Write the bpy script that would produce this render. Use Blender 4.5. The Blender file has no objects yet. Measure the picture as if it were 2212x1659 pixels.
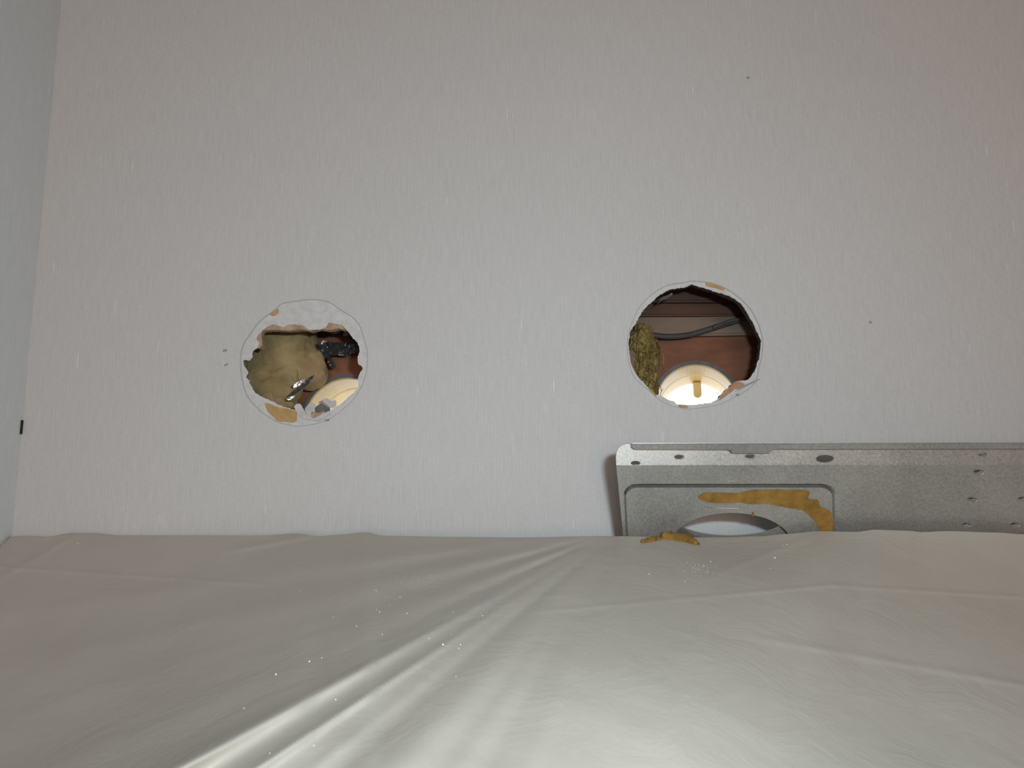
import bpy, bmesh, math, random
from mathutils import Vector, Matrix, noise
random.seed(4)
C = bpy.context.scene.collection
sc = bpy.context.scene

# ------------------------------------------------------------------ camera
W_PX, H_PX, F_PX = 2212.0, 1659.0, 1720.0
CAM = Vector((0.0, -0.44, 2.0))
PITCH, ROLL = math.radians(8.75), math.radians(-0.10)
cam_d = bpy.data.cameras.new('camera'); cam = bpy.data.objects.new('camera', cam_d); C.objects.link(cam)
cam_d.sensor_fit = 'HORIZONTAL'; cam_d.sensor_width = 36.0; cam_d.lens = 36.0*F_PX/W_PX
cam_d.clip_start = 0.01; cam_d.clip_end = 50
ROT = Matrix.Rotation(math.radians(90)+PITCH, 3, 'X') @ Matrix.Rotation(ROLL, 3, 'Z')
cam.matrix_world = Matrix.Translation(CAM) @ ROT.to_4x4()
sc.camera = cam
# ------------------------------------------------------------------ daylight, flash, room lamp, exposure
world = bpy.data.worlds.new('sky'); sc.world = world; world.use_nodes = True
bg = world.node_tree.nodes['Background']; bg.inputs[0].default_value = (0.93, 0.97, 1.0, 1); bg.inputs[1].default_value = 2.4
def area(name, loc, aim, size, size_y, col, watts):
    l = bpy.data.lights.new(name, 'AREA'); l.shape = 'RECTANGLE'; l.size = size; l.size_y = size_y
    l.color = col; l.energy = watts
    o = bpy.data.objects.new(name, l); C.objects.link(o); o.location = loc
    o.rotation_euler = (Vector(aim)-Vector(loc)).to_track_quat('-Z', 'Y').to_euler()
    return o
area('camera_flash', (0.043, -0.438, 2.034), (0.043, 0.0, 2.05), 0.020, 0.010, (0.77, 0.945, 1.0), 0.82)
lamp = bpy.data.lights.new('room_lamp', 'POINT'); lamp.shadow_soft_size = 0.25; lamp.color = (1.0, 0.715, 0.59); lamp.energy = 27.0
lamp_o = bpy.data.objects.new('room_lamp', lamp); C.objects.link(lamp_o); lamp_o.location = (0.04, -2.30, 1.97)
sc.view_settings.view_transform = 'Standard'; sc.view_settings.look = 'None'
sc.view_settings.exposure = 0.0; sc.view_settings.gamma = 1.0; sc.view_settings.use_curve_mapping = False

# ------------------------------------------------------------------ pixel helpers
def ray(px, py):
    return ROT @ Vector(((px-W_PX/2)/F_PX, -(py-H_PX/2)/F_PX, -1.0))
def at(px, py, gap):                     # point at distance gap in front of the wall plane (negative: behind it)
    d = ray(px, py); t = (-gap-CAM.y)/d.y
    return CAM+d*t
class Plane:
    def __init__(s, O, U, V):
        s.O, s.U, s.V = Vector(O), Vector(U).normalized(), Vector(V).normalized(); s.N = s.U.cross(s.V)
    def hit(s, px, py):
        d = ray(px, py); t = (s.O-CAM).dot(s.N)/d.dot(s.N); return CAM+d*t
    def uv(s, px, py):
        q = s.hit(px, py)-s.O; return (q.dot(s.U), q.dot(s.V))
    def p(s, u, v, n=0.0): return s.O+s.U*u+s.V*v+s.N*n
WALL = Plane((0, 0, 2.0), (1, 0, 0), (0, 0, 1))          # N = -y, towards the room

# ------------------------------------------------------------------ materials
def mat(name, col, rough=0.6, metal=0.0, spec=0.5):
    m = bpy.data.materials.new(name); m.use_nodes = True
    b = m.node_tree.nodes['Principled BSDF']
    b.inputs['Base Color'].default_value = (*col, 1); b.inputs['Roughness'].default_value = rough
    b.inputs['Metallic'].default_value = metal; b.inputs['Specular IOR Level'].default_value = spec
    return m, m.node_tree, b
def ramp(nt, fac, stops):
    r = nt.nodes.new('ShaderNodeValToRGB'); nt.links.new(fac, r.inputs[0])
    e = r.color_ramp.elements
    while len(e) < len(stops): e.new(0.5)
    for i, (p, c) in enumerate(stops): e[i].position = p; e[i].color = (*c, 1)
    return r.outputs[0]
def tex(nt, scale, detail=3, sx=1, sy=1, sz=1, rough=0.5, dist=0.0):
    tc = nt.nodes.new('ShaderNodeNewGeometry'); mp = nt.nodes.new('ShaderNodeMapping')
    mp.inputs['Scale'].default_value = (sx, sy, sz); nt.links.new(tc.outputs['Position'], mp.inputs[0])
    n = nt.nodes.new('ShaderNodeTexNoise'); n.inputs['Scale'].default_value = scale; n.inputs['Detail'].default_value = detail
    n.inputs['Roughness'].default_value = rough; n.inputs['Distortion'].default_value = dist
    nt.links.new(mp.outputs[0], n.inputs['Vector']); return n.outputs[0]
def bump(nt, b, h, strength, dist):
    n = nt.nodes.new('ShaderNodeBump'); n.inputs['Strength'].default_value = strength; n.inputs['Distance'].default_value = dist
    nt.links.new(h, n.inputs['Height']); nt.links.new(n.outputs[0], b.inputs['Normal'])
def mottled(name, c1, c2, scale, rough=0.7, metal=0, bs=0.3, bd=0.001, sx=1, sy=1, sz=1, lo=0.35, hi=0.65, spec=0.4):
    m, nt, b = mat(name, c1, rough, metal, spec)
    f = tex(nt, scale, 5, sx, sy, sz, 0.6)
    nt.links.new(ramp(nt, f, [(lo, c1), (hi, c2)]), b.inputs['Base Color'])
    if bs: bump(nt, b, f, bs, bd)
    return m
def math_node(nt, op, a, b=None, clamp=False):
    n = nt.nodes.new('ShaderNodeMath'); n.operation = op; n.use_clamp = clamp
    for i, v in enumerate((a, b)):
        if v is None: continue
        if isinstance(v, (int, float)): n.inputs[i].default_value = v
        else: nt.links.new(v, n.inputs[i])
    return n.outputs[0]
def wallpaper(name, axis, base):
    m, nt, b = mat(name, (base, base, base), 0.55, 0, 0.35)
    g = nt.nodes.new('ShaderNodeNewGeometry'); s = nt.nodes.new('ShaderNodeSeparateXYZ'); nt.links.new(g.outputs['Position'], s.inputs[0])
    along = s.outputs[axis]
    sx = (1, 1, .045) if axis == 0 else (1, 1, .045)
    wob = tex(nt, 55, 2, 1, 1, 0.5)
    phase = math_node(nt, 'ADD', math_node(nt, 'MULTIPLY', along, 2*math.pi/0.00098), math_node(nt, 'MULTIPLY', wob, 9.0))
    rib = math_node(nt, 'MULTIPLY', math_node(nt, 'ADD', math_node(nt, 'SINE', phase), 1.0), 0.5)
    thread = tex(nt, 1500, 2, *sx)                      # uneven threads
    weft = tex(nt, 1300, 1, .25, .25, 1)                # cross weave
    glint_fleck = ramp(nt, tex(nt, 620, 2, 1, 1, .07), [(0.685, (0, 0, 0)), (0.78, (1, 1, 1))])
    soft = tex(nt, 9, 2)
    v = math_node(nt, 'ADD', math_node(nt, 'MULTIPLY', rib, 0.075), math_node(nt, 'MULTIPLY', thread, 0.14))
    v = math_node(nt, 'ADD', v, math_node(nt, 'MULTIPLY', weft, 0.08))
    v = math_node(nt, 'ADD', v, math_node(nt, 'MULTIPLY', soft, 0.03))
    v = math_node(nt, 'ADD', math_node(nt, 'MULTIPLY', glint_fleck, 0.16), v)  # specular dashes of the paper, painted in as paler colour
    v = math_node(nt, 'ADD', v, base-0.165)
    cmb = nt.nodes.new('ShaderNodeCombineColor')
    for i in range(3): nt.links.new(v, cmb.inputs[i])
    nt.links.new(cmb.outputs[0], b.inputs['Base Color'])
    h = math_node(nt, 'ADD', rib, math_node(nt, 'MULTIPLY', thread, 0.8))
    bump(nt, b, h, 0.25, 0.0002)
    nt.links.new(math_node(nt, 'SUBTRACT', 0.6, math_node(nt, 'MULTIPLY', glint_fleck, 0.25)), b.inputs['Roughness'])
    return m
M = {}
M['paper_back'] = wallpaper('wallpaper_ribbed_back', 0, 0.60)
M['paper_left'] = wallpaper('wallpaper_ribbed_left_brightened', 1, 0.77)  # paler copy of the back paper, making up for lamp light this wall lacks
M['plain'] = mottled('plain_grey_paint', (.55, .55, .55), (.60, .60, .60), 40)
M['ceiling'] = mottled('darkened_ceiling_board', (.28, .27, .26), (.36, .35, .34), 12, sx=.1)  # unseen ceiling, toned dark to cut the light it bounces onto the sheet
M['floor'] = mottled('wood_floor', (.33, .24, .16), (.42, .31, .21), 8, sx=.2)
M['backing'] = mottled('white_backing_paper', (.56, .56, .56), (.66, .66, .66), 260, 0.8, bs=.25, bd=.0004)
M['core'] = mottled('board_edge_dark', (.012, .010, .009), (.045, .034, .026), 300, 0.9)
M['kraft'] = mottled('kraft_tan', (.44, .27, .10), (.54, .36, .16), 200, 0.85)
M['brownpaper'] = mottled('torn_brown_paper', (.34, .21, .13), (.50, .38, .27), 160, 0.85)
M['rust_tan'] = mottled('reddish_tan_paper', (.40, .21, .13), (.50, .31, .21), 240, 0.85)
M['pencil'] = mat('pencil_grey', (.33, .33, .34), 0.7)[0]
M['sheath'] = mottled('brown_sheathing', (.15, .055, .028), (.30, .120, .064), 45, 0.6, sx=.3, bs=.2)
M['dkwood'] = mottled('dark_brown_wood', (.075, .036, .026), (.13, .064, .042), 70, 0.7, sx=.12, bs=.2)
M['taupe'] = mottled('taupe_batten', (.19, .135, .10), (.27, .20, .145), 60, 0.75, sx=.3, bs=.2)
M['cable'] = mottled('dark_grey_cable', (.06, .058, .058), (.10, .096, .095), 80, 0.6)
M['wool'] = mottled('glass_wool_olive', (.28, .21, .10), (.46, .36, .19), 55, 0.95, bs=.8, bd=.004, spec=.1)
M['wool_tan'] = mottled('glass_wool_tan', (.36, .25, .13), (.50, .36, .20), 45, 0.95, bs=.6, bd=.003, spec=.1)
M['wool_y'] = mottled('glass_wool_yellow', (.17, .125, .04), (.40, .31, .12), 170, 0.95, bs=.9, bd=.003, sz=.3, spec=.1)
M['blackfilm'] = mottled('black_plastic_film', (.03, .031, .033), (.075, .078, .082), 70, 0.22, spec=.9, bs=.4)
M['foil'] = mottled('silver_foil_tape', (.70, .70, .71), (.85, .85, .86), 200, 0.3, metal=.85, bs=.4)
M['pvc_grey'] = mottled('grey_pvc', (.15, .15, .155), (.20, .20, .205), 200, 0.55, bs=.1)
M['pvc_cream'] = mottled('cream_pvc', (.64, .48, .21), (.72, .56, .28), 60, 0.35, bs=.05)
M['putty'] = mottled('ochre_putty', (.21, .115, .018), (.34, .19, .045), 170, 0.8, bs=.6, bd=.001)
M['dust'] = mat('white_plaster_dust', (.85, .86, .87), 0.9)[0]
# galvanised steel
m, nt, b = mat('galvanised_steel', (.5, .5, .5), 0.42, 0.75, 0.5)
f = tex(nt, 900, 2); g2 = tex(nt, 26, 3)
mixc = math_node(nt, 'ADD', math_node(nt, 'MULTIPLY', f, 0.5), math_node(nt, 'MULTIPLY', g2, 0.5))
nt.links.new(ramp(nt, mixc, [(0.36, (.40, .41, .40)), (0.5, (.49, .50, .485)), (0.66, (.60, .60, .55))]), b.inputs['Base Color'])
nt.links.new(math_node(nt, 'ADD', math_node(nt, 'MULTIPLY', f, 0.18), 0.36), b.inputs['Roughness'])
M['steel'] = m
M['steel_edge'] = mottled('bright_cut_steel', (.7, .7, .7), (.85, .85, .85), 300, 0.25, metal=.9, bs=0)
# milky polythene film
m, nt, b = mat('milky_polythene', (.60, .585, .56), 0.42, 0, 0.5)
f = tex(nt, 14, 4, 1, 1, 1, .6); fine = tex(nt, 420, 3)
nt.links.new(ramp(nt, f, [(0.3, (.67, .605, .53)), (0.7, (.74, .68, .605))]), b.inputs['Base Color'])
bump(nt, b, math_node(nt, 'ADD', math_node(nt, 'MULTIPLY', tex(nt, 45, 4, 1, 1, 1, .6, .6), 1.0), math_node(nt, 'MULTIPLY', fine, 0.03)), 0.07, 0.01)
out = nt.nodes['Material Output']
tr = nt.nodes.new('ShaderNodeBsdfTranslucent'); tr.inputs[0].default_value = (.62, .58, .52, 1)
mx = nt.nodes.new('ShaderNodeMixShader'); mx.inputs[0].default_value = 0.16
tp = nt.nodes.new('ShaderNodeBsdfTransparent'); mx2 = nt.nodes.new('ShaderNodeMixShader'); mx2.inputs[0].default_value = 0.10
nt.links.new(b.outputs[0], mx.inputs[1]); nt.links.new(tr.outputs[0], mx.inputs[2])
nt.links.new(mx.outputs[0], mx2.inputs[1]); nt.links.new(tp.outputs[0], mx2.inputs[2]); nt.links.new(mx2.outputs[0], out.inputs[0])
M['film'] = m

# ------------------------------------------------------------------ mesh helpers
def obj(name, bm, material, parent=None, origin=None, smooth=False):
    bmesh.ops.recalc_face_normals(bm, faces=bm.faces[:])
    me = bpy.data.meshes.new(name)
    if origin is None:
        xs = [v.co for v in bm.verts]
        lo = Vector([min(c[i] for c in xs) for i in range(3)]); hi = Vector([max(c[i] for c in xs) for i in range(3)])
        origin = Vector(((lo.x+hi.x)/2, (lo.y+hi.y)/2, lo.z))
    bmesh.ops.translate(bm, verts=bm.verts[:], vec=-Vector(origin))
    if smooth:
        for fc in bm.faces: fc.smooth = True
    bm.to_mesh(me); bm.free()
    for mm in (material if isinstance(material, (list, tuple)) else [material]): me.materials.append(M[mm])
    o = bpy.data.objects.new(name, me); C.objects.link(o)
    if parent: o.parent = parent; o.location = Vector(origin)-parent_loc(parent)
    else: o.location = origin
    return o
def parent_loc(p):
    v = Vector(p.location)
    while p.parent: p = p.parent; v = v+Vector(p.location)
    return v
def tag(o, label, cat, group=None, kind=None):
    o['label'] = label; o['category'] = cat
    if group: o['group'] = group
    if kind: o['kind'] = kind
    return o
def structure(o, label=None):
    o['kind'] = 'structure'
    if label: o['label'] = label
    return o
def empty(name, loc):
    o = bpy.data.objects.new(name, None); C.objects.link(o); o.location = loc; o.empty_display_size = .02; return o
def box(bm, lo, hi):
    vs = [bm.verts.new((x, y, z)) for x in (lo[0], hi[0]) for y in (lo[1], hi[1]) for z in (lo[2], hi[2])]
    for q in ((0, 1, 3, 2), (4, 6, 7, 5), (0, 4, 5, 1), (2, 3, 7, 6), (0, 2, 6, 4), (1, 5, 7, 3)):
        bm.faces.new([vs[i] for i in q])
def boxobj(name, lo, hi, material, parent=None):
    bm = bmesh.new(); box(bm, lo, hi); return obj(name, bm, material, parent)
def smooth_loop(pts, step):                       # Catmull-Rom through closed 2D points, resampled
    n = len(pts); outp = []
    for i in range(n):
        p0, p1, p2, p3 = (Vector(pts[(i+k-1) % n]) for k in range(4))
        k = max(1, int((p2-p1).length/step))
        for j in range(k):
            t = j/k
            outp.append(0.5*((2*p1)+(p2-p0)*t+(2*p0-5*p1+4*p2-p3)*t*t+(3*p1-p0-3*p2+p3)*t**3))
    return outp
def rag(pts, amp, seed):
    n = len(pts); r = random.Random(seed); o = []; prev = 0
    for i in range(n):
        tg = (pts[(i+1) % n]-pts[i-1]); nn = Vector((-tg.y, tg.x))
        if nn.length > 0: nn.normalize()
        prev = 0.45*prev+r.gauss(0, amp); o.append(pts[i]+nn*prev)
    return o
def grow(pts, d):                                # push a loop outwards from its centre
    c = sum(pts, Vector((0, 0)))/len(pts); return [p+(p-c).normalized()*d for p in pts]
def slab(bm, plane, outer, holes, n0, n1, mats=(0, 0), rims=None):
    """flat piece with holes: front at n0, back at n1 along plane.N; outline in plane u,v. mats=(faces, rims)"""
    loops = [outer]+list(holes)
    layers = []
    for n in (n0, n1):
        edges = []; vl = []
        for lp in loops:
            vs = [bm.verts.new(plane.p(q[0], q[1], n)) for q in lp]
            vl.append(vs)
            edges += [bm.edges.new((vs[i], vs[(i+1) % len(vs)])) for i in range(len(vs))]
        r = bmesh.ops.triangle_fill(bm, use_beauty=True, use_dissolve=False, edges=edges)
        for g in r['geom']:
            if isinstance(g, bmesh.types.BMFace): g.material_index = mats[0]
        layers.append(vl)
    for li, (a, bb) in enumerate(zip(*layers)):
        n = len(a)
        for i in range(n):
            fc = bm.faces.new((a[i], a[(i+1) % n], bb[(i+1) % n], bb[i])); fc.material_index = rims[li] if rims else mats[1]
def ellipse(cx, cy, a, b, n=24, ph=0): return [Vector((cx+a*math.cos(ph+2*math.pi*i/n), cy+b*math.sin(ph+2*math.pi*i/n))) for i in range(n)]
def to_uv(plane, px_pts): return [Vector(plane.uv(p[0], p[1])) for p in px_pts]
def tube(bm, pts, rad, sides=10, cap=True):
    rings = []
    for i, p in enumerate(pts):
        t = (pts[min(i+1, len(pts)-1)]-pts[max(i-1, 0)]).normalized()
        a = t.orthogonal().normalized(); bb = t.cross(a); r = rad(i/(len(pts)-1)) if callable(rad) else rad
        if rings:                                  # keep the frame steady
            a = (rings[-1][1]-t*rings[-1][1].dot(t)).normalized(); bb = t.cross(a)
        rings.append(([bm.verts.new(p+(a*math.cos(2*math.pi*k/sides)+bb*math.sin(2*math.pi*k/sides))*r) for k in range(sides)], a))
    for (x, _), (y, _) in zip(rings, rings[1:]):
        for k in range(sides): bm.faces.new((x[k], x[(k+1) % sides], y[(k+1) % sides], y[k]))
    if cap:
        bm.faces.new(rings[0][0]); bm.faces.new(rings[-1][0])
def strip_line(bm, plane, pts, w, n, closed=True):
    k = len(pts); vs = []
    for i in range(k):
        a = pts[i-1] if closed or i else pts[i]; bb = pts[(i+1) % k] if closed or i < k-1 else pts[i]
        t = (bb-a).normalized() if (bb-a).length else Vector((1, 0)); nn = Vector((-t.y, t.x))*w/2
        vs.append((bm.verts.new(plane.p(*(pts[i]+nn), n)), bm.verts.new(plane.p(*(pts[i]-nn), n))))
    for i in range(k if closed else k-1):
        a, bb = vs[i], vs[(i+1) % k]; bm.faces.new((a[0], a[1], bb[1], bb[0]))

# ------------------------------------------------------------------ traced outlines (photo pixels)
ZL = lambda L: [(480+x/5.028, 620+y/5.028) for x, y in L]
ZR = lambda L: [(1320+x/5.027, 580+y/5.027) for x, y in L]
ZP = lambda L: [(1280+x/4.022, 930+y/4.022) for x, y in L]
L0 = ZL([(660,180),(800,160),(930,140),(1060,145),(1150,165),(1250,225),(1380,310),(1440,360),(1490,420),(1520,510),(1545,600),(1570,700),(1575,760),(1572,850),(1555,950),(1520,1060),(1470,1150),(1390,1250),(1290,1340),(1150,1440),(1000,1485),(850,1505),(750,1500),(600,1460),(500,1405),(400,1330),(300,1220),(250,1130),(220,1000),(205,880),(205,760),(215,680),(250,590),(310,510),(370,420),(450,340),(520,290),(600,230)])
L1 = ZL([(430,480),(480,430),(550,405),(600,410),(660,440),(720,410),(770,405),(830,410),(880,420),(900,440),(950,460),(1040,462),(1110,440),(1150,400),(1145,382),(1230,400),(1300,410),(1340,450),(1380,510),(1430,560),(1480,620),(1490,680),(1470,770),(1480,830),(1525,885),(1495,930),(1475,1000),(1470,1080),(1440,1130),(1370,1190),(1290,1260),(1200,1320),(1100,1380),(980,1420),(880,1400),(820,1345),(770,1325),(700,1310),(600,1275),(540,1240),(480,1210),(430,1190),(380,1160),(330,1110),(290,1030),(260,970),(280,930),(240,860),(230,795),(290,800),(320,770),(330,690),(380,660),(395,600),(370,550),(425,490)])
L2 = ZL([(430,478),(620,466),(760,462),(900,455),(960,470),(1060,455),(1180,460),(1240,440),(1300,450),(1350,465),(1400,510),(1450,570),(1500,640),(1500,760),(1500,830),(1545,890),(1510,930),(1495,1000),(1490,1090),(1450,1150),(1380,1210),(1300,1280),(1200,1340),(1100,1400),(980,1440),(860,1420),(770,1350),(600,1290),(430,1205),(330,1130),(270,1040),(245,960),(222,860),(215,790),(270,740),(330,660),(410,650),(430,590)])
R0 = ZR([(770,160),(870,143),(1000,148),(1100,163),(1230,212),(1330,275),(1430,355),(1510,445),(1570,545),(1612,650),(1636,750),(1642,850),(1632,950),(1608,1050),(1590,1130),(1560,1240),(1450,1330),(1360,1380),(1250,1440),(1150,1480),(1000,1505),(880,1520),(800,1517),(700,1500),(600,1460),(500,1400),(400,1310),(310,1240),(240,1150),(203,1050),(184,900),(184,800),(200,690),(228,600),(264,510),(325,410),(415,310),(515,240),(640,180)])
R1 = ZR([(745,205),(700,215),(620,235),(565,270),(500,310),(440,370),(400,400),(340,470),(290,560),(240,640),(210,690),(200,760),(195,850),(210,980),(240,1080),(280,1150),(330,1215),(400,1290),(470,1370),(510,1378),(570,1395),(620,1425),(690,1445),(720,1470),(800,1480),(930,1475),(1040,1465),(1120,1440),(1180,1400),(1210,1360),(1260,1310),(1320,1250),(1360,1225),(1420,1215),(1480,1210),(1540,1155),(1568,1100),(1592,1020),(1617,940),(1632,830),(1627,760),(1592,690),(1562,620),(1512,530),(1472,470),(1422,390),(1342,325),(1262,285),(1172,258),(1082,232),(1002,208),(932,183),(872,170),(830,195),(780,205)])
uvL0, uvR0 = (smooth_loop(to_uv(WALL, l), .0016) for l in (L0, R0))
uvL1 = rag(smooth_loop(to_uv(WALL, L1), .0007), .00016, 1)
uvR1 = rag(smooth_loop(to_uv(WALL, R1), .0007), .00016, 2)
uvL2 = rag(smooth_loop(to_uv(WALL, L2), .0008), .00016, 3)
uvR2 = rag(grow(smooth_loop(to_uv(WALL, R1), .0008), .0001), .0002, 5)

# ------------------------------------------------------------------ the room
XL = (at(133, 0, 0).x+at(26, 1150, 0).x)/2
XR, YB, ZC, YO = 2.3, -3.0, 2.46, 0.16
rect = lambda x0, x1, z0, z1: [Vector((x0, z0-2.0)), Vector((x1, z0-2.0)), Vector((x1, z1-2.0)), Vector((x0, z1-2.0))]
bm = bmesh.new(); slab(bm, WALL, rect(XL, XR, 0, ZC), [uvL0, uvR0], 0.0, -0.0005)
wall_back = structure(obj('wall_back', bm, 'paper_back'), 'grey ribbed wallpaper wall with two rough pipe holes')
bm = bmesh.new(); slab(bm, WALL, rect(XL, XR, 0, ZC), [uvL2, uvR2], -0.0011, -0.0062, (0, 1), rims=(1, 0, 1))
obj('plasterboard', bm, ['brownpaper', 'core'], wall_back)
for lp, lo in ((uvL1, uvL0), (uvR1, uvR0)):
    bm = bmesh.new(); slab(bm, WALL, grow(lo, .006), [lp], -0.0006, -0.00105)
    obj('backing_paper', bm, 'backing', wall_back)
for lp in (uvL0, uvR0):
    bm = bmesh.new(); strip_line(bm, WALL, rag(grow(lp, .00025), .00008, 9), .00026, 0.00012); obj('pencil_mark', bm, 'pencil', wall_back)
def flap(name, px, material, n=-.0003, curl=0.0, parent=wall_back):
    uv = rag(smooth_loop(to_uv(WALL, px), .0008), .00010, len(px)*7)
    bm = bmesh.new(); slab(bm, WALL, uv, [], n, n-.0003)
    if curl:
        zc = sum(v.co.z for v in bm.verts)/len(bm.verts)
        for v in bm.verts: v.co.y += curl*math.sin((v.co.z-zc)*500)*.001+curl*(v.co.z-zc)*.3
    return obj(name, bm, material, parent)
flap('paper_scrap', ZL([(600,235),(610,265),(580,305),(540,315),(515,300),(550,262)]), 'kraft')
flap('paper_scrap', ZL([(460,1262),(540,1280),(620,1310),(720,1325),(800,1350),(810,1400),(790,1465),(700,1465),(610,1455),(540,1400),(480,1330)]), 'kraft')
flap('paper_scrap', ZR([(1030,150),(1130,160),(1230,205),(1225,237),(1130,210),(1040,187)]), 'kraft')
flap('paper_scrap', ZR([(730,1482),(830,1490),(840,1515),(760,1510)]), 'kraft')
flap('paper_scrap', ZR([(425,1310),(470,1350),(490,1385),(440,1352)]), 'kraft', 0.0002)
flap('paper_scrap', ZR([(1320,1250),(1380,1228),(1450,1255),(1420,1290),(1350,1310),(1290,1350),(1230,1400),(1170,1430),(1215,1360)]), 'rust_tan')
# torn wallpaper tongues along the lower rim of the left hole
flap('paper_flap', ZL([(775,1300),(835,1265),(870,1320),(925,1375),(1000,1440),(900,1440),(850,1410)]), 'backing', -.0002, .6)
flap('paper_flap', ZL([(905,1330),(940,1270),(990,1262),(1015,1300),(985,1350),(960,1400),(930,1380)]), 'backing', .0008, .8)
flap('paper_flap', ZL([(1010,1300),(1080,1250),(1130,1285),(1170,1325),(1140,1360),(1040,1370),(1000,1350)]), 'pvc_grey', -.0012, .8)
flap('paper_flap', ZL([(1030,1250),(1080,1222),(1120,1240),(1170,1310),(1120,1290),(1070,1262)]), 'brownpaper', -.002, .6)
flap('paper_flap', ZL([(1070,1222),(1130,1205),(1180,1235),(1215,1225),(1235,1280),(1190,1320),(1150,1290)]), 'backing', -.0016, .7)
flap('paper_flap', ZL([(965,1350),(1040,1370),(1110,1340),(1080,1380),(1000,1430),(975,1420)]), 'brownpaper', .0004, .4)
flap('paper_flap', ZL([(1000,1420),(1090,1370),(1160,1350),(1150,1390),(1080,1440),(1010,1455)]), 'backing', .0006, .4)
flap('paper_flap', ZR([(545,330),(560,290),(640,255),(690,225),(700,240),(640,290),(570,320),(535,350),(510,370)]), 'foil', -.006, .8)
# small scuffs on the paper
for px, py, w, h in ((486, 757, 6, 5), (489, 788, 4, 3), (1880, 697, 4, 2.5), (1616, 168, 4, 3), (1593, 853, 4, 3), (706, 908, 5, 3)):
    bm = bmesh.new(); k = .000256
    c = Vector(WALL.uv(px, py)); slab(bm, WALL, rag(ellipse(c.x, c.y, w*k, h*k, 10), .0002, int(px)), [], .00012, .00002)
    obj('scuff', bm, 'pencil', wall_back)
bm = bmesh.new()
slab(bm, WALL, to_uv(WALL, [(1588,846),(1600,836),(1618,827),(1640,818),(1641,820),(1622,830),(1602,840)]), [], .0003, .0001); obj('pencil_mark', bm, 'pencil', wall_back)

# left wall, thick enough to close the cavity behind the papered wall
wl = structure(boxobj('wall_left', (XL-.08, YB, 0), (XL, YO, ZC), 'paper_left'), 'grey papered side wall at the left edge')
c0, c1 = at(49, 908, 0), at(47, 938, 0)
boxobj('corner_tear', (XL-.0004, -.0016, c1.z), (XL+.0006, -.0001, c0.z), 'core', wl)
structure(boxobj('floor', (XL-.08, YB-.1, -.05), (XR+.08, YO, 0), 'floor'), 'wooden floor of the room')
structure(boxobj('ceiling', (XL-.08, YB-.1, ZC), (XR+.08, YO, ZC+.05), 'ceiling'), 'plain grey ceiling')
structure(boxobj('wall_right', (XR, YB, 0), (XR+.08, YO, ZC), 'plain'), 'plain pale side wall')
structure(boxobj('wall_rear', (XL-.08, YB-.1, 0), (XR+.08, YB, ZC), 'plain'), 'plain pale wall behind the camera')

# ------------------------------------------------------------------ outer skin of the wall with the two pipe sleeves
DEP = 0.062; DS = DEP/0.10
OUT = Plane((0, DEP, 2.0), (1, 0, 0), (0, 0, 1))
def sleeve_spec(cx, cy, rpx):
    c = at(cx, cy, -DEP); return c, rpx*(0.44+DEP)/F_PX
sleeves = [sleeve_spec(753, 909, 93), sleeve_spec(1504, 878, 91)]
SL = math.tan(math.radians(10.0))
bm = bmesh.new()
slab(bm, OUT, rect(XL, XR, 0, ZC), [[Vector((c.x+1.07*r*math.cos(a*math.pi/24), c.z-2.0+1.07*r*math.sin(a*math.pi/24))) for a in range(48)] for c, r in sleeves], 0, -.005)
wall_outer = structure(obj('wall_outer', bm, 'sheath'), 'reddish brown outer sheathing seen through the holes')
def sleeve(c, r, label, tab):
    t = empty('pipe_sleeve', (c.x, c.y, c.z-r*1.1)); tag(t, label, 'pipe', 'plastic pipe sleeves through the wall')
    n = 64; y0, y1 = c.y-.003, c.y+.032; SX = .21
    def ringset(bm, prof):
        rs = []
        for (rr, y) in prof:
            dz = -(y-y0)*SL; dx = (y-y0)*SX
            rs.append([bm.verts.new((c.x+dx+rr*math.cos(2*math.pi*k/n), y, c.z+dz+rr*math.sin(2*math.pi*k/n))) for k in range(n)])
        for i in range(len(rs)):
            a, b2 = rs[i], rs[(i+1) % len(rs)]
            for k in range(n): bm.faces.new((a[k], a[(k+1) % n], b2[(k+1) % n], b2[k]))
    bm = bmesh.new(); ringset(bm, [(r*1.005, y0), (r*1.10, y0+.0006), (r*1.105, y0+.0026), (r*1.045, y0+.0028), (r*1.045, y1), (r*1.02, y1)])
    obj('outer_ring', bm, 'pvc_grey', t, smooth=False)
    bm = bmesh.new(); ringset(bm, [(r*1.003, y0+.0002), (r*.985, y0+.0002), (r*.975, y0+.001), (r*.968, y0+.017), (r*.958, y0+.018), (r*.955, y1-.001), (r*1.01, y1-.001)])
    obj('liner', bm, 'pvc_cream', t, smooth=False)
    if tab:
        bm = bmesh.new(); w = .0026; zt = c.z-(y1-y0)*SL+r*.97; zb = zt-.0105
        prof = [Vector((-w, zt)), Vector((w, zt)), Vector((w, zb+w))]+[Vector((w*math.cos(a), zb+w-w*math.sin(a))) for a in [math.pi*i/10 for i in range(1, 10)]]+[Vector((-w, zb+w))]
        pl = Plane((c.x+(y1-y0)*SX, y1-.006, 0), (1, 0, 0), (0, 0, 1)); slab(bm, pl, prof, [], 0, -.004)
        obj('stop_tab', bm, 'pvc_cream', t)
sleeve(*sleeves[0], 'cream lined pipe sleeve behind the left hole with insulation', False)
sleeve(*sleeves[1], 'cream lined pipe sleeve with hanging tab behind the right hole', True)
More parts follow.
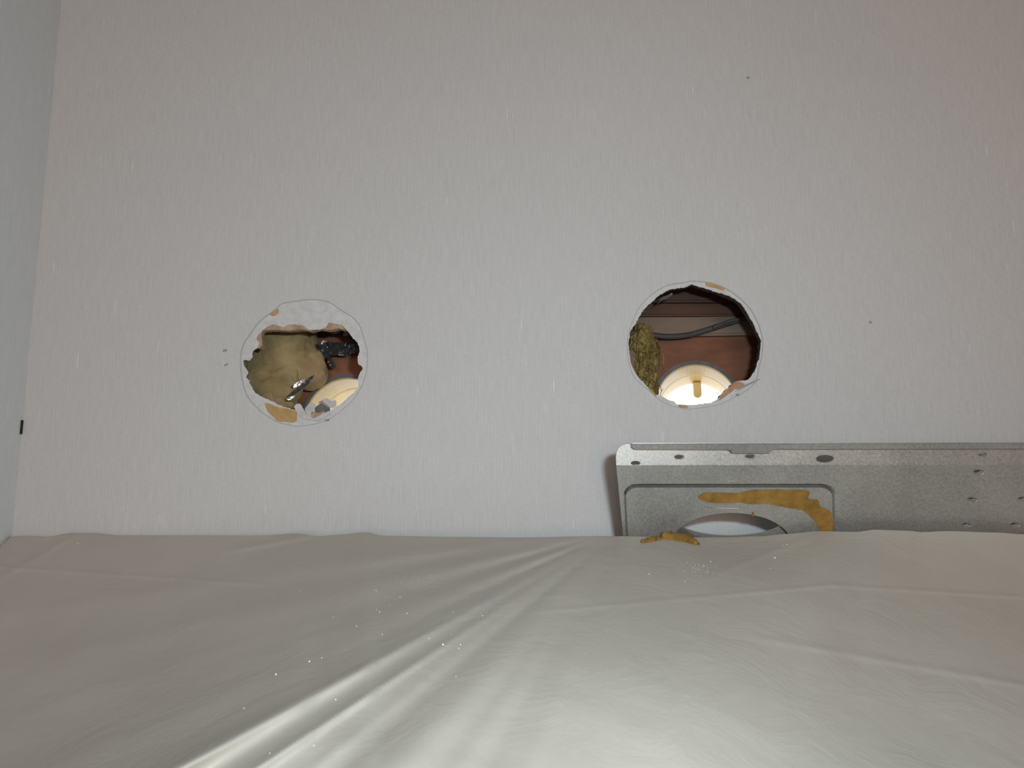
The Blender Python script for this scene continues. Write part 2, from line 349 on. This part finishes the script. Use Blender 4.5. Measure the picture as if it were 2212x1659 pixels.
# battens behind the right hole
def plank(py0, py1, d0, d1, material, tilt=0.0):
    d0, d1 = d0*DS, d1*DS
    a, bb = at(1500, py1, -d0), at(1500, py0, -d0)
    x0, x1 = at(1300, 700, -d0).x, at(1720, 700, -d0).x
    bm = bmesh.new(); box(bm, (x0, d0, a.z), (x1, d1, bb.z))
    for v in bm.verts: v.co.z += (v.co.x-x0)*tilt
    bmesh.ops.bevel(bm, geom=bm.edges[:], offset=.0012, segments=2, affect='EDGES')
    return obj('plank', bm, material, wall_outer)
plank(585, 652, .080, .0995, 'dkwood'); plank(654, 682, .086, .0995, 'dkwood'); plank(684, 728, .090, .0995, 'taupe', .015)
# sagging cable behind the right hole
cab = [(1330, 716), (1395, 722), (1440, 727), (1485, 724), (1525, 713), (1560, 702), (1600, 690), (1680, 668)]
pts = [at(x, y, -.080*DS) for x, y in cab]
def spline(pts, k=6):
    o = []
    for i in range(len(pts)-1):
        p0, p1, p2, p3 = pts[max(i-1, 0)], pts[i], pts[i+1], pts[min(i+2, len(pts)-1)]
        for j in range(k):
            t = j/k; o.append(0.5*((2*p1)+(p2-p0)*t+(2*p0-5*p1+4*p2-p3)*t*t+(3*p1-p0-3*p2+p3)*t**3))
    return o+[pts[-1]]
bm = bmesh.new(); tube(bm, spline(pts), .0018)
tag(obj('cable', bm, 'cable', smooth=True), 'dark grey cable sagging across the battens behind the right hole', 'cable')
bm = bmesh.new(); tube(bm, spline([at(x, y, -.076*DS) for x, y in [(1540, 708), (1575, 694), (1605, 688), (1680, 676)]]), .0011)
tag(obj('thin_wire', bm, 'cable', smooth=True), 'thin dark wire above the cable at right rim of right hole', 'wire')

# glass wool
def lump(bm, c, rad, seed, amp=.25, fr=60, sub=5, mi=0):
    rad = (rad[0], rad[1]*DS, rad[2])
    r = bmesh.ops.create_icosphere(bm, subdivisions=sub, radius=1.0)
    off = Vector((seed*3.1, seed*1.7, seed*.9))
    for v in r['verts']:
        d = v.co.normalized(); p = Vector((d.x*rad[0], d.y*rad[1], d.z*rad[2]))
        k = 1+amp*(noise.fractal(p*fr+off, 0.9, 2.1, 5)*.6+.3*noise.noise(p*fr*4+off))
        v.co = Vector(c)+p*k
    for fc in {f for v in r['verts'] for f in v.link_faces}: fc.material_index = mi
bm = bmesh.new()
lump(bm, at(575, 760, -.068*DS), (.031, .020, .034), 1)
lump(bm, at(572, 842, -.060*DS), (.021, .017, .024), 2)
lump(bm, at(540, 840, -.064*DS), (.026, .016, .030), 3)
lump(bm, at(625, 735, -.076*DS), (.019, .014, .020), 4)
lump(bm, at(652, 790, -.070*DS), (.0150, .013, .0135), 5, .18, mi=1)
lump(bm, at(672, 808, -.078*DS), (.0105, .010, .0105), 7, .18, mi=1)
lump(bm, at(566, 876, -.056*DS), (.0195, .014, .016), 6, mi=1)
lump(bm, at(604, 848, -.066*DS), (.0120, .012, .016), 8, .2)
tag(obj('glass_wool', bm, ['wool', 'wool_tan'], smooth=True), 'olive tan glass wool bulging in the left hole', 'insulation')
bm = bmesh.new()
lump(bm, at(1388, 742, -.080*DS), (.0075, .012, .012), 11, .5, 110)
lump(bm, at(1397, 768, -.080*DS), (.0080, .012, .014), 12, .55, 130)
lump(bm, at(1396, 806, -.078*DS), (.0070, .012, .018), 13, .6, 150)
lump(bm, at(1402, 842, -.074*DS), (.0052, .010, .018), 14, .6, 150)
lump(bm, at(1370, 805, -.084*DS), (.0065, .010, .024), 15, .4, 110, mi=1)
tag(obj('glass_wool', bm, ['wool_y', 'taupe'], smooth=True), 'yellow fibrous glass wool strip at left rim of the right hole', 'insulation')
wool_y = bpy.context.scene.collection.objects[-1]
bm = bmesh.new(); RF = random.Random(31)
for i in range(110):
    x, y = RF.gauss(1400, 11), RF.uniform(735, 868)
    p = at(x, y, -(.052+RF.random()*.02)*DS); dirv = Vector((RF.gauss(0, .5), RF.gauss(0, .3), RF.gauss(0, 1))).normalized()
    L = RF.uniform(.003, .009); side = Vector((RF.gauss(0, 1), RF.gauss(0, .4), RF.gauss(0, 1)))*.0015
    tube(bm, spline([p-dirv*L/2, p+side, p+dirv*L/2], 4), .00022, 3)
fib = obj('fibres', bm, 'wool_y', wool_y); fib['kind'] = 'stuff'
# scrunched black film and foil behind the left hole
def crumple(name, px, d, material, amp, fr, seed, label, cat, parent=None, n=46):
    xs = [p[0] for p in px]; ys = [p[1] for p in px]
    x0, x1, y0, y1 = min(xs), max(xs), min(ys), max(ys)
    def inside(x, y):
        c = False; k = len(px)
        for i in range(k):
            (ax, ay), (bx2, by) = px[i], px[i-1]
            if (ay > y) != (by > y) and x < (bx2-ax)*(y-ay)/(by-ay)+ax: c = not c
        return c
    bm = bmesh.new(); V = {}
    for j in range(n+1):
        for i in range(n+1):
            x, y = x0+(x1-x0)*i/n, y0+(y1-y0)*j/n
            p = at(x, y, -d*DS); q = p*fr+Vector((seed, 0, seed))
            h = 1-abs(noise.noise(q))*2; h2 = 1-abs(noise.noise(q*2.3))*2
            p.y -= amp*(h+.5*h2); p.x += amp*.3*noise.noise(q*1.7)
            V[i, j] = bm.verts.new(p)
    for j in range(n):
        for i in range(n):
            if inside(x0+(x1-x0)*(i+.5)/n, y0+(y1-y0)*(j+.5)/n): bm.faces.new((V[i, j], V[i+1, j], V[i+1, j+1], V[i, j+1]))
    bmesh.ops.delete(bm, geom=[v for v in bm.verts if not v.link_faces], context='VERTS')
    r = bmesh.ops.solidify(bm, geom=bm.faces[:], thickness=.0004)
    o = obj(name, bm, material, parent)
    return tag(o, label, cat)
crumple('plastic_film', ZL([(980,720),(1000,650),(1120,590),(1260,620),(1400,600),(1520,640),(1520,720),(1400,740),(1330,760),(1200,750),(1240,890),(1190,890),(1150,760),(1120,800),(1060,880),(1000,840)]), .078, 'blackfilm', .0032, 85, 3.3, 'scrunched glossy black plastic film in the left hole', 'plastic film')
crumple('plastic_film', ZL([(860,420),(1150,400),(1500,400),(1540,620),(1440,640),(1380,560),(1300,520),(1210,540),(1150,500),(1080,540),(1040,490),(900,470)]), .088, 'blackfilm', .002, 70, 6.1, 'dark film hanging along the top of the left hole', 'plastic film')
crumple('plastic_film', ZL([(690,1210),(760,1140),(880,1060),(960,980),(1000,960),(985,1010),(880,1110),(780,1180),(740,1240),(700,1230)]), .040, 'blackfilm', .0010, 120, 8.1, 'dark crinkled film strip beside the left pipe sleeve', 'plastic film', n=30)
crumple('foil_tape', ZL([(770,1070),(860,1010),(905,1000),(905,1035),(850,1065),(780,1100)]), .034, 'foil', .0007, 160, 2.2, 'bright silver foil tape scrap on the glass wool', 'tape', n=20)
crumple('foil_tape', ZL([(695,1215),(745,1190),(790,1175),(770,1215),(720,1232)]), .034, 'foil', .0007, 160, 5.2, 'small silver foil scrap at the lower rim of left hole', 'tape', n=16)

# ------------------------------------------------------------------ galvanised mounting plate leaning forward from behind the sheet
TILT = math.radians(28)
g0 = 0.045; P0 = at(1345, 1158, g0)
PL = Plane(P0, (1, 0, 0), (0, -math.sin(TILT), math.cos(TILT)))
vb = PL.uv(1345, 1005)[1]
T2 = math.radians(12)
ST = Plane(PL.p(0, vb), (1, 0, 0), (0, -math.sin(T2), math.cos(T2)))
plate_base_v = -g0/math.sin(TILT)*0.985
plate = empty('mounting_plate', PL.p(.2, plate_base_v)); tag(plate, 'galvanised steel mounting plate with putty smear leaning behind the plastic sheet', 'metal plate')
UR = 0.46
def hole(plane, px, py, w, h, n=20):
    return [Vector(plane.uv(px+w/2*math.cos(2*math.pi*i/n), py+h/2*math.sin(2*math.pi*i/n))) for i in range(n)]
lm = PL.uv(1346.5, 1158)[0]; lt = PL.uv(1331.5, 1005)[0]
skew = (lm-lt)/(0-vb)                                    # the left edge is not quite square to the image
low_u = lm+skew*plate_base_v
big = [(1580+128*math.cos(a), 1172-64*math.sin(a)) for a in [2*math.pi*i/48 for i in range(48)]]
lens = [(1578+130*math.cos(a), 1106-51*math.sin(a)) for a in [2*math.pi*i/48 for i in range(48)]]
def rr(x0, x1, y0, y1, rx, ry):
    o = []
    for cx, cy, s in ((x0+rx, y0+ry, 180), (x1-rx, y0+ry, 270)):
        o += [(cx+rx*math.cos(math.radians(s+i*9)), cy+ry*math.sin(math.radians(s+i*9))) for i in range(11)]
    return o+[(x1, y1), (x0+14, y1)]
groove = to_uv(PL, rr(1347.5, 1806, 1045, 1340, 30, 22))
main_holes = [groove]
small = [(2113, 1020, 21, 11), (2100, 1079, 20, 9), (2208, 1078, 20, 9), (2087, 1134, 17, 9), (2192, 1134, 20, 9)]
main_holes += [hole(PL, *s) for s in small]
k = 10
main_holes += [[Vector((.30+dx+.004*math.cos(a), .012+dv+.002*math.sin(a))) for a in [2*math.pi*i/16 for i in range(16)]] for dx, dv in ((0, 0), (.05, .01), (.08, -.01))]
outer_main = [Vector((low_u, plate_base_v)), Vector((UR, plate_base_v)), Vector((UR, vb)), Vector((lt, vb))]
bm = bmesh.new(); slab(bm, PL, outer_main, main_holes, 0, -.0011)
# strip above the bend, rounded corner
su = lambda px, py: Vector(ST.uv(px, py))
z0 = su(1331.5, 1005)
stop = su(1400, 958.5)[1]
strip_out = [Vector((z0.x, 0)), Vector((UR, 0)), Vector((UR, stop))]+[su(*q) for q in ((1352, 959), (1344, 961.5), (1337, 967), (1332.5, 975), (1330.5, 987))]
strip_small = [(1373, 1000.5, 21, 10), (1467, 987, 21, 10), (1620, 985.5, 21, 10), (1782, 991, 39, 17), (2123, 982, 19, 9)]
slab(bm, ST, strip_out, [hole(ST, *s) for s in strip_small], 0, -.0011)
obj('panel', bm, 'steel', plate)
# raised burrs round the small holes
def burr(plane, s, dep):
    bm = bmesh.new(); n = 24; rs = []
    for f, nn in ((1.16, .0001), (1.0, -.0002), (.96, -dep)):
        rs.append([bm.verts.new(plane.p(*plane.uv(s[0]+s[2]*f/2*math.cos(2*math.pi*i/n), s[1]+s[3]*f/2*math.sin(2*math.pi*i/n)), nn)) for i in range(n)])
    for a, b2 in zip(rs, rs[1:]):
        for i in range(n): bm.faces.new((a[i], a[(i+1) % n], b2[(i+1) % n], b2[i]))
    obj('hole_burr', bm, 'steel', plate)
for s in small: burr(PL, s, .0022)
for s in strip_small[1:3]+strip_small[4:]: burr(ST, s, .0022)
# hooked lip along the top, with its dropped tab
LIP = Plane(ST.p(0, stop, .0045), (1, 0, 0), (0, -math.sin(math.radians(30)), math.cos(math.radians(30))))
lu = lambda px, py: Vector(LIP.uv(px, py))
lip_out = [lu(1364.5, 959), lu(1365, 964), lu(1368, 968), lu(1374, 970)]+[lu(1572, 970.5), lu(1577, 972), lu(1580, 977.5), lu(1663, 977.5), lu(1668, 972), lu(1674, 969.5)]
r0 = lu(2205, 968.5); lip_out += [Vector((UR, r0.y)), Vector((UR, lu(2205, 957).y))]
bm = bmesh.new(); slab(bm, LIP, lip_out, [], .0004, -.0007)
# web joining the lip to the strip along the top
a0, a1 = LIP.p(lu(1366, 959).x, lu(1364.5, 961.5).y), LIP.p(UR, lu(2205, 960).y)
q0, q1 = ST.p(su(1362, 959).x, stop-.002), ST.p(UR, stop-.002)
vs = [bm.verts.new(v+Vector((0, 0, dz))) for dz in (0, .0009) for v in (a0, a1, q1, q0)]
for q in ((0, 1, 2, 3), (4, 5, 6, 7), (0, 1, 5, 4), (1, 2, 6, 5), (2, 3, 7, 6), (3, 0, 4, 7)): bm.faces.new([vs[i] for i in q])
obj('top_lip', bm, 'steel', plate)
bm = bmesh.new(); tab = [lu(1525, 959.2), lu(1525, 967.5), lu(1578, 968), lu(1582, 976.5), lu(1661, 976.5), lu(1666, 968), lu(1715, 967), lu(1715, 958.6)]
slab(bm, LIP, tab, [], .0011, .0002); obj('lip_tab', bm, 'steel', plate)
# raised, round-cornered panel with the pipe opening
RP = Plane(PL.p(0, 0, .0014), PL.U, PL.V); BK = Plane(PL.p(0, 0, -.0036), PL.U, PL.V)
pan = to_uv(RP, rr(1352, 1798, 1053.5, 1325, 27, 20))
hole_front = to_uv(RP, big)
bm = bmesh.new(); slab(bm, RP, pan, [hole_front], 0, -.0009)
n = len(pan)                                             # side of the raised panel down into the groove
a = [bm.verts.new(RP.p(*q, -.0002)) for q in pan]; b2 = [bm.verts.new(RP.p(*q, -.005)) for q in pan]
for i in range(n): bm.faces.new((a[i], a[(i+1) % n], b2[(i+1) % n], b2[i]))
obj('raised_panel', bm, 'steel', plate)
bm = bmesh.new(); n = len(groove)                        # rolled edge of the sheet sinking into the groove, and the web behind
rings = [[bm.verts.new(PL.p(*(gq+(pq-gq)*f), h)) for gq, pq in zip(groove, pan)] for f, h in ((0, 0), (.25, -.0003), (.55, -.0011), (.8, -.0023), (.98, -.0036))]
for a, b2 in zip(rings, rings[1:]):
    for i in range(n): bm.faces.new((a[i], a[(i+1) % n], b2[(i+1) % n], b2[i]))
for fc in bm.faces: fc.smooth = True
obj('groove', bm, 'steel', plate)
bm = bmesh.new(); slab(bm, BK, [q*1.0 for q in pan], [to_uv(BK, [(1578+122*math.cos(a), 1118-40*math.sin(a)) for a in [2*math.pi*i/48 for i in range(48)]])], 0, -.0009)
obj('back_web', bm, 'steel', plate)
# ochre putty smeared on the raised panel
pp = [(920,590),(960,545),(1100,540),(1250,545),(1400,520),(1650,515),(1850,520),(1885,540),(1870,590),(1960,600),(1980,660),(2075,720),(2078,900),(2010,900),(1960,830),(1880,730),(1800,685),(1650,660),(1500,635),(1380,640),(1270,620),(1150,630),(1020,620)]
uvp = rag(smooth_loop(to_uv(RP, ZP(pp)), .0009), .00013, 21)
bm = bmesh.new(); slab(bm, RP, uvp, [], .0005, 0); obj('putty_smear', bm, 'putty', plate)['label'] = 'ochre putty smear'
for q in ([(1378,735),(1390,705),(1400,712),(1396,740)],):
    bm = bmesh.new(); slab(bm, RP, to_uv(RP, ZP(q)), [], .0008, 0); obj('putty_bit', bm, 'putty', plate)
# pressed marks
for (x0, y0, x1, y1) in ((1572, 1039.2, 1588, 1040.4), (1580, 1085, 1589, 1086.4), (1554, 1098.2, 1596, 1099.2)):
    pl = PL if y1 < 1053 else RP
    bm = bmesh.new(); slab(bm, pl, to_uv(pl, [(x0, y0), (x1, y0), (x1, y1), (x0, y1)]), [], .0002, 0); obj('pressed_mark', bm, 'steel_edge', plate)

# ------------------------------------------------------------------ polythene dust sheet
crest = [(-400,1162),(0,1160),(60,1158),(100,1160),(150,1152),(195,1152),(260,1157),(440,1157),(560,1157),(640,1152.5),(690,1158.5),(730,1155),(790,1150),(830,1157.5),(1000,1160),(1120,1161),(1300,1158),(1345,1158),(1450,1161),(1560,1160),(1640,1158),(1700,1153),(1770,1147),(1850,1148.5),(1890,1144),(1960,1146),(1990,1149),(2050,1147),(2150,1150),(2212,1154),(2700,1160)]
def crest_y(px):
    for (a, ya), (b2, yb) in zip(crest, crest[1:]):
        if a <= px <= b2:
            t = (px-a)/(b2-a); t = t*t*(3-2*t); return ya+(yb-ya)*t
    return 1160
AX, AY = 1350.0, 1138.0
def sstep(a, b, x):
    t = min(1.0, max(0.0, (x-a)/float(b-a))); return t*t*(3-2*t)
def drop(t): return .0535+.186*(1-math.exp(-t/.55))/.838
def gs(x, c, w): return math.exp(-((x-c)/w)**2)
def sheet_gap(px, py):
    cy = crest_y(px); t = max(0.0, (py-cy)/500.0)
    g = drop(t); w = sstep(1400, 2050, px); g += (.0535+.158*t**1.0-g)*w-.018*min(1.35, max(0.0, (px-1650)/560.0))**2*t
    dx, dy = AX-px, py-AY; r = math.hypot(dx, dy); ph = math.degrees(math.atan2(dy, dx))
    if px < 1345:                                          # left of the big fold the sheet lies flatter, like a shelf
        tr = max(.03, (AY+(AX-px)*math.tan(math.radians(28.6))-cy)/500.0)
        c0 = .004+.0495*sstep(250, 1340, px); shelf = c0+(drop(tr)-c0)*t/tr
        dd = g-shelf; sm = .005*min(1, t*4); soft = (g+shelf)/2-(math.sqrt(dd*dd+sm*sm)-sm)/2
        g += (soft-g)*sstep(1345, 1180, px)
    k = min(r/900.0, 1.25)**1.35*min(1, t*9)
    z = 0.0
    if ph < 140:
        z += .0046*gs(ph, 28.3, .9)-.0036*gs(ph, 30.8, 1.5)+.0036*gs(ph, 33.3, .7)-.0012*gs(ph, 35.8, 1.8)
        z += .0060*gs(ph, 47, 4.5)-.0026*gs(ph, 40.5, 2.6)+.0004*gs(ph, 37.8, .8)+.0004*gs(ph, 42, .8)
        z += .0009*gs(ph, 22.9, 1.3)-.0006*gs(ph, 25.4, 1.4)+.0006*gs(ph, 17.2, 1.0)+.0005*gs(ph, 12.8, 1.0)+.0007*gs(ph, 8.0, 1.0)
        z += .0016*gs(ph, 55, 2.5)-.0012*gs(ph, 60, 2.5)+.0013*gs(ph, 68, 3)+.001*gs(ph, 84, 4)+.001*gs(ph, 104, 4)
    g += z*k
    if 2 < ph < 45:                                        # short gathers close to the plate corner
        e = min(1, r/120.0)*math.exp(-(r/620.0)**2)*min(1, t*12)
        g += .0026*e*(gs(ph, 7, 1.6)-gs(ph, 10, 1.6)+gs(ph, 13.5, 1.8)-gs(ph, 17, 1.6)+gs(ph, 20.5, 1.8)-gs(ph, 24, 1.5)-.8*gs(ph, 39, 2))
    # slow undulation and shallow cross creases
    q = Vector((px*.0022, py*.0036, 3.1)); g += .0036*noise.noise(q)*min(1, t*3+.15)
    q = Vector(((px*.85+py*.5)*.0035, (py*.86-px*.35)*.013, 7.7)); g += .0007*noise.noise(q)*min(1, t*4+.1)
    for (x0, y0, x1, y1, w, h) in ((0, 1225, 560, 1262, 4, .0006), (1180, 1320, 1800, 1264, 4, .0006), (1800, 1264, 2212, 1290, 4, .0004), (0, 1250, 160, 1158, 5, .0012), (500, 1190, 680, 1155, 6, .0015), (1000, 1200, 1250, 1160, 6, .0012), (1650, 1380, 2212, 1480, 8, .0006), (1560, 1235, 1750, 1160, 7, .0010)):
        L = math.hypot(x1-x0, y1-y0); s = ((px-x0)*(x1-x0)+(py-y0)*(y1-y0))/L; n2 = ((py-y0)*(x1-x0)-(px-x0)*(y1-y0))/L
        if -60 < s < L+60:
            e = min(1, max(0, (s+60)/90))*min(1, max(0, (L+60-s)/90)); g += h*math.exp(-(n2/w)**2)*e
    return g
NX, NY = 300, 190
pxs = [-1100+85*i for i in range(12)]+[-80+(2420+80)*i/NX for i in range(NX+1)]+[2420+75*i for i in range(1, 25)]
bm = bmesh.new(); rows = []
def rowpts(f): return [bm.verts.new(f(x)) for x in pxs]
def clampx(p): p.x = max(p.x, XL+.0012); return p
def hem(x, dz, dy):
    g = sheet_gap(x, crest_y(x)); p = at(x, crest_y(x), g); p.y += dy; p.z -= dz; return clampx(p)
rows.append(rowpts(lambda x: hem(x, .004, .0014))); rows.append(rowpts(lambda x: hem(x, .0012, .0013))); rows.append(rowpts(lambda x: hem(x, .0002, .0009)))
for j in range(NY+1):
    t = (j/NY)**1.15
    def f(x, t=t):
        y = crest_y(x)+(1720-crest_y(x))*t; return clampx(at(x, y, sheet_gap(x, y)))
    rows.append(rowpts(f))
last = [v.co.copy() for v in rows[-1]]                   # then it hangs straight down to the floor
for z in (1.80, 1.7, 1.5, 1.2, .9, .6, .3, .02):
    rows.append([bm.verts.new((c.x, c.y-.03*(1.87-z)/.1*(1 if z > 1.75 else .6)*.35 if z > 1.6 else c.y-.03+.006*math.sin(c.x*40+z*3), z)) for c in last])
for a, b2 in zip(rows, rows[1:]):
    for i in range(len(a)-1): bm.faces.new((a[i], a[i+1], b2[i+1], b2[i]))
sheet = obj('dust_sheet', bm, 'film', smooth=True); tag(sheet, 'milky polythene dust sheet with fanned folds draped below the wall', 'plastic sheet')

def on_sheet(px, py, lift=0.0):
    p = at(px, py, sheet_gap(px, py)+lift); return p
# crumbs of putty
def crumb(path, rad, label):
    bm = bmesh.new(); pts = spline([on_sheet(x, y, .0016) for x, y in path], 5)
    tube(bm, pts, lambda t: rad*(.45+.75*math.sin(math.pi*min(1, max(0, .12+.8*t)))), 9)
    for v in bm.verts: v.co += noise.noise_vector(v.co*700)*rad*.45
    tag(obj('putty_crumb', bm, 'putty', smooth=True), label, 'putty', 'putty crumbs on the sheet')
crumb(ZP([(600, 905), (640, 920), (720, 935), (800, 948), (860, 965), (905, 985)]), .0022, 'larger ochre putty crumb lying on the sheet under the plate opening')
crumb(ZP([(432, 968), (480, 955), (520, 950), (548, 940), (600, 942)]), .0012, 'smaller ochre putty crumb lying on the sheet by the plate edge')
# plaster dust
bm = bmesh.new(); R = random.Random(8)
spots = [(168,1174,2),(596,1457,2.6),(668,1429,2.2),(695,1421,1.4),(649,1277,1.2),(720,1333,1.2),(771,1353,1.2),(813,1317,1.4),(813,1276,1.5),(809,1275,1.2),(864,1290,1.6),(820,1322,1.6),(879,1325,1.6),(826,1371,1.4),(957,1392,2.4),(1042,1330,1.6),(979,1323,1.2),(725,1511,1.6),(927,1379,1.2),(995,1392,1.4),(991,1401,1.2),(1674,1205,3),(1664,1228,1.2),(583,1627,1.2),(527,1530,1.2),(678,1610,1.3),(370,1250,1.2),(985,1461,1),(1700,1176,2),(1690,1178,1.4),(1402,1240,1.6),(1480,1255,1.2),(1520,1222,1.6),(1535,1213,1.6)]
for i in range(260): spots.append((908+R.gauss(0, 38), 1252+R.gauss(0, 9), .18+R.random()*.32))
for i in range(40): spots.append((1510+R.gauss(0, 18), 1228+R.gauss(0, 9), .4+R.random()*.6))
for i in range(40): spots.append((R.uniform(700, 1150), R.uniform(1200, 1420), .4+R.random()*.5))
for x, y, s in spots:
    p = on_sheet(x, y, .0002); rr_ = s*.00016
    r = bmesh.ops.create_icosphere(bm, subdivisions=1, radius=rr_)
    for v in r['verts']: v.co = p+v.co*(.8+.4*R.random())
o = obj('plaster_dust', bm, 'dust'); tag(o, 'white plaster dust specks scattered over the sheet', 'dust', kind='stuff')
